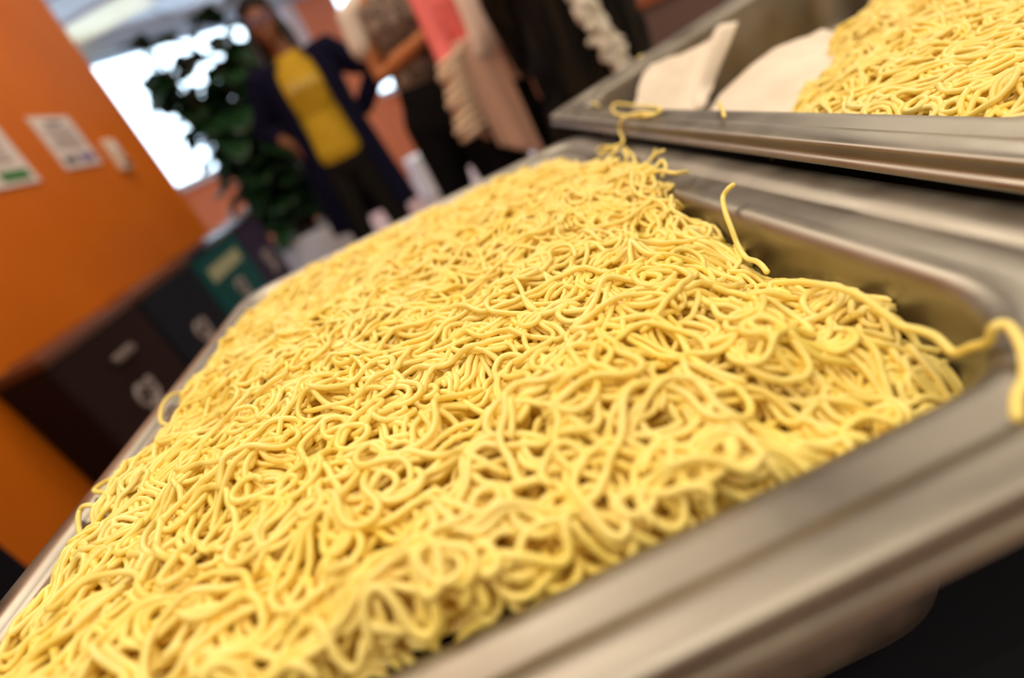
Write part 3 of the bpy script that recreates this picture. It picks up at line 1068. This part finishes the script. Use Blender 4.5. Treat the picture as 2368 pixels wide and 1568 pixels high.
def make_pan(parent, out, fl, ro, ri, depth, rimz=0.0, taper=.012, mt=M_steel):
    """out = (x0,x1,y0,y1) outer edge; fl = flange widths (left, right, near, far). The sheet is one profile swept round, with thickness."""
    x0, x1, y0, y1 = out
    prof = []      # (t across flange 0..1 and beyond, z)
    prof += [(.06, -.0094), (.0, -.0097), (-.045, -.0088), (-.048, -.0078), (-.01, -.0068), (.030, -.0062), (.036, -.0054), (.034, -.0028), (.024, -.0018), (.016, -.0011), (.022, -.0005), (.05, -.0001), (.13, 0), (.26, 0.0002), (.36, -.0006), (.42, -.0022), (.47, -.0034),
             (.52, -.0038), (.74, -.0040), (.86, -.0044), (.93, -.0056), (.98, -.0082), (1.0, -.0115)]
    rings = []
    for t, z in prof:
        r = ro + (ri - ro) * max(0, min(1, t))
        rings.append((x0 + fl[0] * t, x1 - fl[1] * t, y0 + fl[2] * t, y1 - fl[3] * t, max(.004, r), rimz + z))
    bx = (x0 + fl[0], x1 - fl[1], y0 + fl[2], y1 - fl[3])
    for u in (.15, .3, .45, .6, .72, .80):
        d = taper * u
        rings.append((bx[0] + d, bx[1] - d, bx[2] + d, bx[3] - d, ri, rimz - .0115 - (depth - .0115) * u))
    R = .020
    zb = rimz - depth
    for a_ in (.15, .35, .55, .75, .9, 1.0):
        th = a_ * PI / 2
        d = taper * .82 + R * (1 - math.cos(th))
        rings.append((bx[0] + d, bx[1] - d, bx[2] + d, bx[3] - d, max(.012, ri - R * (1 - math.cos(th)) * .6), zb + R * (1 - math.sin(th))))
    bm = bmesh.new()
    vr = []
    for (a0, a1, b0, b1, r, z) in rings:
        vr.append([bm.verts.new((p[0], p[1], z)) for p in round_rect(a0, a1, b0, b1, r)])
    n = len(vr[0])
    for a_, b2 in zip(vr, vr[1:]):
        for i in range(n):
            bm.faces.new((a_[i], a_[(i + 1) % n], b2[(i + 1) % n], b2[i]))
    bm.faces.new(vr[-1])
    o = from_bm('steel_pan' if parent is None else 'steel_pan', bm, mt, parent, True)
    sd = o.modifiers.new('sheet', 'SOLIDIFY'); sd.thickness = .0011; sd.offset = 0
    return o


RIM = CAM_Z - .100
P1 = (-.238, .160, .0585, .600)
FL1 = (.032, .039, .0310, .029)
pan1 = make_pan(None, P1, FL1, .030, .040, .126, RIM)
tag(pan1, 'steel pan heaped with yellow noodles, nearest the viewer, filling the foreground', 'pan')

# second pan: tipped up to the right, its left rim over the first pan's rim
A2 = math.radians(6.3)
ORG2 = Vector((.157, .690, CAM_Z - .0815))
ZV = -.0046 / .55                               # its near end lies a touch lower
u2 = Vector((math.cos(A2), 0, math.sin(A2)))
v2 = Vector((0, -1, ZV)).normalized()
v2 = (v2 - u2 * v2.dot(u2)).normalized()
w2n = v2.cross(u2) * 1.0
if w2n.z < 0: w2n = -w2n
# local x = u2, local y = -v2 (away from the viewer), local z = w2n ; origin at the far-left corner
M2 = Matrix((u2, -v2, w2n)).transposed().to_4x4()
M2.translation = ORG2
P2 = (0.0, .40, -.585, 0.0)
FL2 = (.034, .036, .034, .030)
pan2 = make_pan(None, P2, FL2, .018, .036, .100, 0.0)
pan2.matrix_world = M2
tag(pan2, 'steel pan of noodles and parchment at the upper right, its rim over the nearer pan', 'pan')
# something the raised side of the second pan rests on
stand = empty('steel_block', (.47, .40, TZ - .003))
zr = (M2 @ Vector((.36, -.3, -.100))).z - TZ
box('riser', (.0, .0, .032), (.14, .40, .064), M_steel_far, stand, 0, .004)
tag(stand, 'flat steel block under the raised right side of the second pan', 'block')


# ------------------------------------------------------------------ noodles
def smooth1(z, k):
    ker = np.ones(k) / k
    return np.convolve(np.pad(z, (k // 2, k // 2), mode='edge'), ker, mode='valid')


class Heap:
    """drops strands one after another onto a height map, so that they pile up without passing through each other"""

    def __init__(self, x0, x1, y0, y1, cell, floor_fn, target_fn, inside_fn, r, seed):
        self.x0, self.y0, self.c = x0, y0, cell
        self.nx, self.ny = int((x1 - x0) / cell) + 1, int((y1 - y0) / cell) + 1
        gx, gy = np.meshgrid(x0 + np.arange(self.nx) * cell, y0 + np.arange(self.ny) * cell, indexing='ij')
        self.T = target_fn(gx, gy)
        self.H = floor_fn(gx, gy)
        self.I = inside_fn(gx, gy)                # signed: >0 inside, metres from the edge
        self.gxI, self.gyI = np.gradient(self.I, cell)
        self.r = r
        self.rng = np.random.default_rng(seed)
        self.tubes = []
        k = int(math.ceil(r / cell))
        o = np.arange(-k, k + 1)
        ox, oy = np.meshgrid(o, o, indexing='ij')
        dd = (ox ** 2 + oy ** 2) * cell * cell
        m_ = dd <= (r * 1.02) ** 2
        self.ox, self.oy = ox[m_], oy[m_]
        self.cap = np.sqrt(np.maximum(0, r * r - dd[m_]))

    def idx(self, p):
        i = np.clip(((p[..., 0] - self.x0) / self.c).round().astype(int), 4, self.nx - 5)
        j = np.clip(((p[..., 1] - self.y0) / self.c).round().astype(int), 4, self.ny - 5)
        return i, j

    def path(self, start, heading, n, step, curl, waver):
        g = self.rng
        pts = np.empty((n, 2))
        p = np.array(start, float)
        h = heading
        k = g.normal(0, 1) * curl
        kt = k
        ph = g.uniform(0, 6.28)
        wf = g.uniform(.25, .75)
        for i in range(n):
            pts[i] = p
            if i % 11 == 0:
                kt = g.normal(0, 1) * curl
                if g.random() < .14: kt = math.copysign(g.uniform(110, 240), kt)
            k += (kt - k) * .3
            h += (k + waver * math.sin(ph + i * wf)) * step
            ii, jj = self.idx(p)
            d = self.I[ii, jj]
            if d < .008:
                gx, gy = self.gxI[ii, jj], self.gyI[ii, jj]
                want = math.atan2(gy, gx)
                dh = (want - h + PI) % (2 * PI) - PI
                h += max(-1, min(1, dh)) * (.26 if d > 0 else .5)
            p = p + step * np.array([math.cos(h), math.sin(h)])
        return pts

    def drop(self, pts, sink=.6, stiff=5, lift=None):
        r = self.r
        n = len(pts)
        i, j = self.idx(pts)
        ch = 9
        s = np.empty(n)
        z = np.empty(n)
        for a in range(0, n, ch):
            b = min(n, a + ch)
            ii = i[a:b, None] + self.ox[None, :]
            jj = j[a:b, None] + self.oy[None, :]
            # circle resting on the map
            sup = (self.H[ii, jj] + self.cap[None, :]).max(axis=1)
            s[a:b] = sup - sink * r * .5
            if a >= ch:
                aa, bb = a - ch, a
                self.stamp(i[aa:bb], j[aa:bb], s[aa:bb])
        z = s.copy()
        for _ in range(3):
            z = np.maximum(s - .25 * r, smooth1(z, stiff))
        z = smooth1(z, 3)
        ex = z - self.T[i, j] - .0006
        z = np.where(ex > 0, z - ex * .4, z)       # soft noodles press into what they cross
        g = self.rng
        if g.random() < .5:
            q = np.arange(n)
            z = z + r * g.uniform(.4, 1.5) * np.maximum(0, np.sin(q * g.uniform(.12, .4) + g.uniform(0, 6.28))) ** 2
        e = np.minimum(np.arange(n), np.arange(n)[::-1])
        z = z - r * 1.3 * np.clip(1 - e / 5, 0, 1) * (g.random() < .75)
        self.stamp(i, j, z)
        P = np.column_stack([pts, z])
        return P

    def stamp(self, i, j, z):
        ii = (i[:, None] + self.ox[None, :]).ravel()
        jj = (j[:, None] + self.oy[None, :]).ravel()
        v = (z[:, None] + self.cap[None, :]).ravel()
        np.maximum.at(self.H, (ii, jj), v)

    def add(self, P, sides=7):
        self.tubes.append(tube_arrays(P, self.r * self.rng.uniform(.90, 1.10), sides))

    def fill(self, maxn, step=.0017, orient=None, tol=.0006):
        g = self.rng
        made = 0
        tries = 0
        B = 10
        bx, by = self.nx // B, self.ny // B
        okb = (self.I[:bx * B, :by * B] > .002).reshape(bx, B, by, B).mean(axis=(1, 3)) > .35
        blocks = np.argwhere(okb)
        while made < maxn and tries < maxn * 3:
            if tries % 30 == 0:
                Dm = (self.T - self.H)[:bx * B, :by * B].reshape(bx, B, by, B).mean(axis=(1, 3))[okb]
                if (Dm > .0004).mean() < .13: break
                pr = np.clip(Dm, 0, .006) ** 1.5 + 1e-12
                pr /= pr.sum()
            tries += 1
            bb = blocks[g.choice(len(blocks), p=pr)]
            c = bb * B + g.integers(0, B, 2)
            if self.I[c[0], c[1]] < .001: continue
            st = np.array([self.x0 + c[0] * self.c, self.y0 + c[1] * self.c])
            base = orient(st) if orient else 0
            hd_ = base + g.normal(0, .75) + (PI if g.random() < .5 else 0)
            n = int(g.uniform(30, 95))
            curl = g.choice([30, 70, 130], p=[.30, .40, .30])
            p0 = self.path(st, hd_, n, step, curl, g.uniform(20, 170))
            # centre the strand on its low spot
            p0 = p0 - (p0[n // 2] - st) * .8
            ii, jj = self.idx(p0)
            keep = self.I[ii, jj] > -.001
            if keep.mean() < .75: continue
            if not keep.all():
                kk = np.flatnonzero(keep)
                runs = np.split(kk, np.where(np.diff(kk) != 1)[0] + 1)
                run = max(runs, key=len)
                if len(run) < 16: continue
                p0 = p0[run]; ii, jj = ii[run], jj[run]
            if (self.T - self.H)[ii, jj].mean() < -.0004: continue
            bundle = int(g.choice([1, 2, 3, 4], p=[.66, .20, .09, .05]))
            t = np.gradient(p0, axis=0)
            t /= np.linalg.norm(t, axis=1)[:, None] + 1e-12
            nrm = np.column_stack([-t[:, 1], t[:, 0]])
            for q in range(bundle):
                off = q * self.r * g.uniform(1.9, 2.3)
                wob = smooth1(g.normal(0, 1, len(p0)), 9) * self.r * .9
                pp_ = p0 + nrm * (off + wob)[:, None]
                a = int(g.uniform(0, len(p0) * .18)) if q else 0
                b2 = len(p0) - (int(g.uniform(0, len(p0) * .18)) if q else 0)
                pp_ = pp_[a:b2]
                ii, jj = self.idx(pp_)
                if len(pp_) < 14 or (self.I[ii, jj] < -.001).any(): continue
                self.add(self.drop(pp_))
                made += 1
        return made


def sd_round_rect(x, y, x0, x1, y0, y1, r):
    cx, cy = (x0 + x1) / 2, (y0 + y1) / 2
    qx = np.abs(x - cx) - ((x1 - x0) / 2 - r)
    qy = np.abs(y - cy) - ((y1 - y0) / 2 - r)
    out = np.sqrt(np.maximum(qx, 0) ** 2 + np.maximum(qy, 0) ** 2)
    return -(out + np.minimum(np.maximum(qx, qy), 0) - r)


def rbf(ctrl, s):
    C = np.array(ctrl)

    def f(x, y):
        num = np.zeros_like(x); den = np.zeros_like(x)
        for cx, cy, cz in C:
            w = 1 / (((x - cx) ** 2 + (y - cy) ** 2) / (s * s) + .06) ** 2
            num += w * cz; den += w
        return num / den
    return f


def wob(x, y, s, amp, sd):
    return amp * (np.sin(x / s + sd) * np.cos(y / s * 1.13 + sd * 2.1) + .6 * np.sin((x + y) / s * 1.7 + sd * 3) * np.cos((x - y) / s * 1.31 + 1.1 * sd)) * .6


Z0 = CAM_Z
ctrl1 = [(-.205, .10, -.093), (-.205, .16, -.0905), (-.205, .3, -.0895), (-.205, .45, -.091), (-.19, .53, -.094), (-.1, .545, -.0925), (0, .545, -.0955), (.08, .54, -.099),
         (.12, .50, -.100), (.12, .42, -.094), (.118, .35, -.0925), (.116, .28, -.099), (.113, .25, -.109), (.11, .2, -.119), (.10, .14, -.115), (.09, .105, -.128), (.112, .09, -.150),
         (-.1, .45, -.085), (0, .45, -.0875), (.07, .45, -.091), (-.1, .3, -.083), (-.05, .36, -.085), (.05, .33, -.086), (.04, .25, -.089), (.07, .22, -.098), (.05, .18, -.0905),
         (.065, .14, -.099), (.01, .14, -.087), (-.1, .2, -.083), (-.15, .13, -.087), (-.06, .10, -.091), (-.15, .092, -.094), (.02, .095, -.097), (-.2, .09, -.095), (-.06, .092, -.096), (-.11, .092, -.094),
         (-.008, .175, -.0955), (-.002, .21, -.0925), (.006, .26, -.0915), (-.085, .155, -.090), (.075, .105, -.118)]
f1 = rbf(ctrl1, .03)
BOX1 = (P1[0] + FL1[0], P1[1] - FL1[1], P1[2] + FL1[2], P1[3] - FL1[3])


def target1(x, y):
    return Z0 - .0048 - .0015 * np.clip((-.15 - x) / .04, 0, 1) - .0025 * np.clip((y - .49) / .05, 0, 1) + f1(x, y) + wob(x, y, .0065, .0009, 3.0) + wob(x, y, .016, .0020, 1.0) + wob(x, y, .035, .0018, 4.0)


def inner1(x, y):
    return sd_round_rect(x, y, *BOX1, .038)


def floor1(x, y):
    t = target1(x, y) - .0125
    ins = inner1(x, y)
    edge = np.clip(ins / .010, 0, 1)
    z = np.where(ins > 0, t - (1 - edge) * .004, RIM - .004)
    return z


def allowed1(x, y):
    """strands may creep a little over the rim on the left, at the far side and at the far right"""
    core = inner1(x, y) - .0022
    wide = sd_round_rect(x, y, BOX1[0] - .005, BOX1[1] + .012, BOX1[2], BOX1[3] + .005, .045) - .0022
    n = .5 + .5 * np.sin(y * 46 + 1.3) * np.cos(x * 51 + y * 17)
    left = (x < -.15)
    far = (y > .50) & (x < .03)
    fr = (x > .08) & (y > .30) & (y < .44)
    zone = np.where(left | far, .1 + .8 * n, np.where(fr, .8, 0.0))
    return core * (1 - zone) + wide * zone


def orient1(p):
    x, y = p
    return 1.2 * math.sin(x * 31 + y * 9) + 1.3 * math.cos(y * 27 - x * 13) + .5


NR = .00124
hp = Heap(-.245, .17, .05, .61, .0008, floor1, target1, allowed1, NR, 3)
n1 = hp.fill(5200, orient=orient1)
# a few loops and loose ends that ride on top
g = hp.rng
for k in range(230):
    st = np.array([g.uniform(-.19, .10), g.uniform(.095, .52) if k % 3 else g.uniform(.09, .2)])
    pth = hp.path(st, g.uniform(0, 6.28), int(g.uniform(22, 70)), .0017, g.choice([60, 140]), g.uniform(20, 120))
    ii, jj = hp.idx(pth)
    if (hp.I[ii, jj] < .008).any(): continue
    P = hp.drop(pth, stiff=9)
    P[:, 2] += NR * g.uniform(.3, 2.2) * np.maximum(0, np.sin(np.arange(len(P)) * g.uniform(.08, .2)))
    hp.add(P)
# dark under-layer of packed noodle so that gaps end in noodle
hx = np.arange(BOX1[0] + .006, BOX1[1] - .006, .004)
hy = np.arange(BOX1[2] + .006, BOX1[3] - .006, .004)
gx, gy = np.meshgrid(hx, hy, indexing='ij')
ins = inner1(gx, gy)
gz = floor1(gx, gy) + wob(gx, gy, .004, .0012, 2)
gz = np.where(ins < .003, gz - .02, gz)
nxg, nyg = gx.shape
V = np.column_stack([gx.ravel(), gy.ravel(), gz.ravel()])
I_ = np.arange((nxg - 1))[:, None] * nyg + np.arange(nyg - 1)[None, :]
Q = np.stack([I_, I_ + nyg, I_ + nyg + 1, I_ + 1], -1).reshape(-1, 4)
gz = np.maximum(gz, RIM - .100)
V[:, 2] = gz.ravel()
okv = ins.ravel() > .004
Q = Q[okv[Q].all(axis=1)]
hp.tubes.append((V, Q, np.zeros((0, 3), int)))
nd1 = link('noodles', join_tubes('noodles', hp.tubes), M_noodle, None)
tag(nd1, 'heap of cooked yellow egg noodles filling the nearest steel pan', 'noodles', None, 'stuff')
print('strands pan 1:', n1)

# pan 2 heap in the second pan's own frame
INV2 = M2.inverted()


def heap2_local_z(xl, yl):
    """top of the heap in world terms is about level: convert to local height"""
    zw = CAM_Z - .0925
    # world z = ORG2.z + xl*u2.z + yl*(-v2.z) + zl*w2n.z
    return (zw - ORG2.z - xl * u2.z + yl * v2.z) / w2n.z


def edge2(x, y):
    """distance inside the heap's free edge, which runs from the near rim to the far right"""
    # line through local points a and b
    a_ = INV2 @ Vector((.195, .325, CAM_Z - .09)); b2 = INV2 @ Vector((.372, .475, CAM_Z - .09))
    dx, dy = b2.x - a_.x, b2.y - a_.y
    L = math.hypot(dx, dy)
    return -((dx * (y - a_.y) - dy * (x - a_.x)) / L) + .006 * np.sin(x * 70) + .004 * np.sin(y * 110 + 1)


BOX2 = (P2[0] + FL2[0], P2[1] - FL2[1], P2[2] + FL2[2], P2[3] - FL2[3])


def allowed2(x, y):
    return np.minimum(sd_round_rect(x, y, *BOX2, .034) - .0022, edge2(x, y))


def target2(x, y):
    e = edge2(x, y)
    drop = np.clip(1 - e / .055, 0, 1) ** 1.6 * .026
    return heap2_local_z(x, y) - drop + wob(x, y, .020, .0032, 2.0) + wob(x, y, .045, .003, 5.0) + .010 * np.exp(-(((x - .23) / .06) ** 2 + ((y + .20) / .07) ** 2))


def floor2(x, y):
    return target2(x, y) - .010


hp2 = Heap(.02, .385, -.57, .0, .0008, floor2, target2, allowed2, NR, 8)
n2 = hp2.fill(2600, step=.0018, orient=lambda p: 1.1 * math.sin(p[0] * 26 + p[1] * 12) + .9)
gx, gy = np.meshgrid(np.arange(.036, .362, .005), np.arange(-.55, -.03, .005), indexing='ij')
al = allowed2(gx, gy)
gz = np.where(al < .004, floor2(gx, gy) - .02, floor2(gx, gy))
nxg, nyg = gx.shape
V = np.column_stack([gx.ravel(), gy.ravel(), gz.ravel()])
I_ = np.arange((nxg - 1))[:, None] * nyg + np.arange(nyg - 1)[None, :]
Q = np.stack([I_, I_ + nyg, I_ + nyg + 1, I_ + 1], -1).reshape(-1, 4)
V[:, 2] = np.maximum(V[:, 2], -.078)
okv = (al.ravel() > -.003) & (sd_round_rect(gx, gy, *BOX2, .034).ravel() > .014)
Q = Q[okv[Q].all(axis=1)]
hp2.tubes.append((V, Q, np.zeros((0, 3), int)))
nd2 = link('noodles', join_tubes('noodles', hp2.tubes), M_noodle, None)
nd2.matrix_world = M2
tag(nd2, 'heap of yellow egg noodles piled on parchment in the second, tilted pan', 'noodles', None, 'stuff')
print('strands pan 2:', n2)


# ------------------------------------------------------------------ loose strands
def strand(pts, label, r=NR, per=8, group=None):
    P = catmull([tuple(p) for p in pts], per)
    me = join_tubes('noodle_strand', [tube_arrays(P, r, 10)])
    o = link('noodle_strand', me, M_noodle)
    tag(o, label, 'noodle', group)
    return o


Zr = RIM - .0040 + NR
strand([at(1700, 425, X=.1285), at(1684, 437, X=.1250), at(1672, 458, X=.1215), at(1678, 492, X=.1165), at(1692, 530, X=.1140), at(1706, 566, X=.1125), at(1726, 596, X=.1105),
        at(1748, 604, X=.1085), at(1762, 614, X=.1070), at(1776, 632, X=.1060)], 'loose noodle leaning up the inner right wall of the nearest pan')
strand([at(1780, 655, X=.098), at(1850, 652, X=.102), at(1920, 662, X=.1035), at(1985, 682, X=.1035), at(2040, 722, X=.103), at(2080, 752, X=.1035), at(2130, 765, X=.1045), at(2165, 780, X=.105),
        at(2205, 815, X=.1045), at(2245, 803, X=.1045), at(2285, 790, X=.1045), at(2300, 757, Z=RIM + .001), at(2330, 752, Z=RIM + .0012), at(2362, 800, Z=RIM + .0005), at(2372, 870, Z=RIM + .0002),
        at(2352, 915, Z=RIM - .0002), at(2352, 972, Z=RIM - .0008)], 'long wavy noodle stretching from the heap over the near right corner of the nearest pan')
strand([at(1400, 345, Z=Z0 - .0935), at(1440, 330, Z=Z0 - .0920), at(1433, 300, X=.158), at(1440, 275, X=.1565), at(1475, 262, X=.164), at(1520, 262, Z=CAM_Z - .0805), at(1523, 250, Z=CAM_Z - .079),
        at(1460, 243, Z=CAM_Z - .079), at(1425, 240, Z=CAM_Z - .0795), at(1416, 252, Z=CAM_Z - .080), at(1432, 266, Z=CAM_Z - .0805), at(1500, 268, Z=CAM_Z - .0800), at(1530, 254, Z=CAM_Z - .0790)],
       "looped noodle on the second pan's rim corner, hanging down to the heap")
strand([at(1487, 128, Y=.69), at(1478, 133, Y=.684), at(1482, 150, Y=.678), at(1491, 170, Y=.668), at(1490, 190, Y=.66)], 'short noodle hooked over the far rim of the second pan by the parchment')
strand([at(1368, 236, Z=CAM_Z - .080), at(1376, 240, Z=CAM_Z - .0795), at(1386, 245, Z=CAM_Z - .080)], 'tiny scrap of noodle on the left corner of the second pan')
strand([at(1662, 238, Z=CAM_Z - .081), at(1668, 250, Z=CAM_Z - .0805), at(1672, 258, Z=CAM_Z - .0805), at(1675, 270, Z=CAM_Z - .0795)], "short bit of noodle lying across the second pan's near rim in front of the parchment")
# spill at the far right corner of the first pan
spill = 'noodle ends spilling over the far right rim of the nearest pan'
for pts in ([(1440, 345), (1450, 365), (1440, 385), (1448, 405), (1462, 400), (1475, 375)],
            [(1442, 340), (1465, 362), (1470, 385), (1500, 375), (1520, 355), (1538, 348)],
            [(1465, 400), (1495, 380), (1510, 360), (1518, 345)],
            [(1475, 410), (1500, 400), (1530, 395), (1560, 400), (1592, 397)],
            [(1505, 415), (1515, 390), (1530, 372), (1540, 385), (1530, 410)],
            [(1380, 350), (1392, 340), (1412, 340), (1428, 345), (1415, 358), (1398, 372)],
            [(1385, 362), (1400, 350), (1420, 350), (1432, 338)],
            [(1410, 400), (1440, 392), (1470, 398), (1500, 400), (1515, 425), (1505, 445)]):
    k = len(pts)
    P = [at(px, py, Z=RIM + .003 + .0035 * math.sin(i * 1.9 + px)) for i, (px, py) in enumerate(pts)]
    strand(P, spill, group=spill)
# loops over the left rim of the first pan
lft = 'noodle end curling onto the left rim of the nearest pan'
for pts, lab in (([(350, 1055), (300, 1075), (275, 1102), (248, 1112), (218, 1134), (250, 1140), (300, 1140), (340, 1120)], 'kinked noodle poking out over the left rim of the nearest pan, halfway along'),
            ([(262, 1185), (230, 1172), (195, 1170), (182, 1190), (183, 1225), (200, 1250), (230, 1262)], 'noodle loop standing on the left rim, just nearer than the kinked noodle'),
            ([(215, 1255), (180, 1262), (150, 1290), (140, 1305), (165, 1314), (195, 1312), (240, 1290)], 'pointed noodle loop over the left rim, closest to the lower left corner'),
            ([(395, 985), (372, 975), (375, 940), (395, 915), (430, 905)], 'noodle bend at the left rim, level with the printed mark on the brown bin')):
    P = [at(px, py, Z=RIM + .0035 + .002 * math.sin(i * 1.3 + px)) for i, (px, py) in enumerate(pts)]
    strand(P, lab)

# ------------------------------------------------------------------ parchment in the second pan
M_parch = noisy(mat('parchment', (.80, .70, .57), .55, Subsurface_Weight=.0), (.76, .66, .53), (.84, .75, .63), 22, 5, bump=.25, dist=.002)


def sheet(name, corner_rows, mt, label, crumple=.002, seed=0):
    """bilinear/loft sheet through rows of points"""
    rows = [catmull([tuple(p) for p in r], 8) for r in corner_rows]
    rows = np.array(rows)
    cols = [catmull(rows[:, i], 8) for i in range(rows.shape[1])]
    G = np.array(cols)                    # (nu, nv, 3)
    nu, nv = G.shape[:2]
    V = G.reshape(-1, 3).copy()
    for i, p in enumerate(V):
        n_ = noise.noise_vector(Vector(p) * 55 + Vector((seed, 0, 0)))
        V[i] += np.array(n_) * crumple
    I_ = np.arange(nu - 1)[:, None] * nv + np.arange(nv - 1)[None, :]
    Q = np.stack([I_, I_ + nv, I_ + nv + 1, I_ + 1], -1).reshape(-1, 4)
    me = mesh_from_arrays(name, V, Q, np.zeros((0, 3), int))
    o = link(name, me, mt)
    sd = o.modifiers.new('thickness', 'SOLIDIFY'); sd.thickness = .0004
    tag(o, label, 'paper')
    return o


def L2(x, y, z):
    return M2 @ Vector((x, y, z))


# piece leaning against the far wall: quad in the picture (1465,250) (1500,130) (1710,50) (1625,255)
sheet('parchment_paper', [
    [at(1462, 262, Y=.600), at(1480, 190, Y=.630), at(1502, 150, Y=.650)],
    [at(1530, 262, Y=.585), at(1545, 190, Y=.615), at(1580, 122, Y=.645)],
    [at(1590, 262, Y=.570), at(1602, 190, Y=.605), at(1640, 92, Y=.640)],
    [at(1622, 248, Y=.545), at(1612, 205, Y=.585), at(1660, 60, Y=.632)],
    [at(1634, 240, Y=.560), at(1660, 175, Y=.600), at(1708, 48, Y=.628)]], M_parch,
      'crumpled white parchment leaning upright in the left corner of the second pan', .0022, 3)
# sheet under the noodles
sheet('parchment_paper', [
    [at(1640, 262, Y=.500), at(1672, 215, Y=.515), at(1740, 150, Y=.535), at(1810, 105, Y=.550), at(1900, 68, Y=.560)],
    [at(1700, 275, Y=.440), at(1740, 225, Y=.455), at(1790, 165, Y=.480), at(1860, 115, Y=.505), at(1960, 80, Y=.520)],
    [at(1780, 290, Y=.385), at(1820, 240, Y=.40), at(1870, 180, Y=.425), at(1930, 130, Y=.455), at(2030, 90, Y=.475)],
    [at(1880, 305, Y=.335), at(1930, 250, Y=.345), at(1970, 190, Y=.370), at(2020, 140, Y=.40), at(2100, 110, Y=.42)]], M_parch,
      'white parchment sheet lining the second pan under the edge of its noodles', .0022, 8)
print('done')
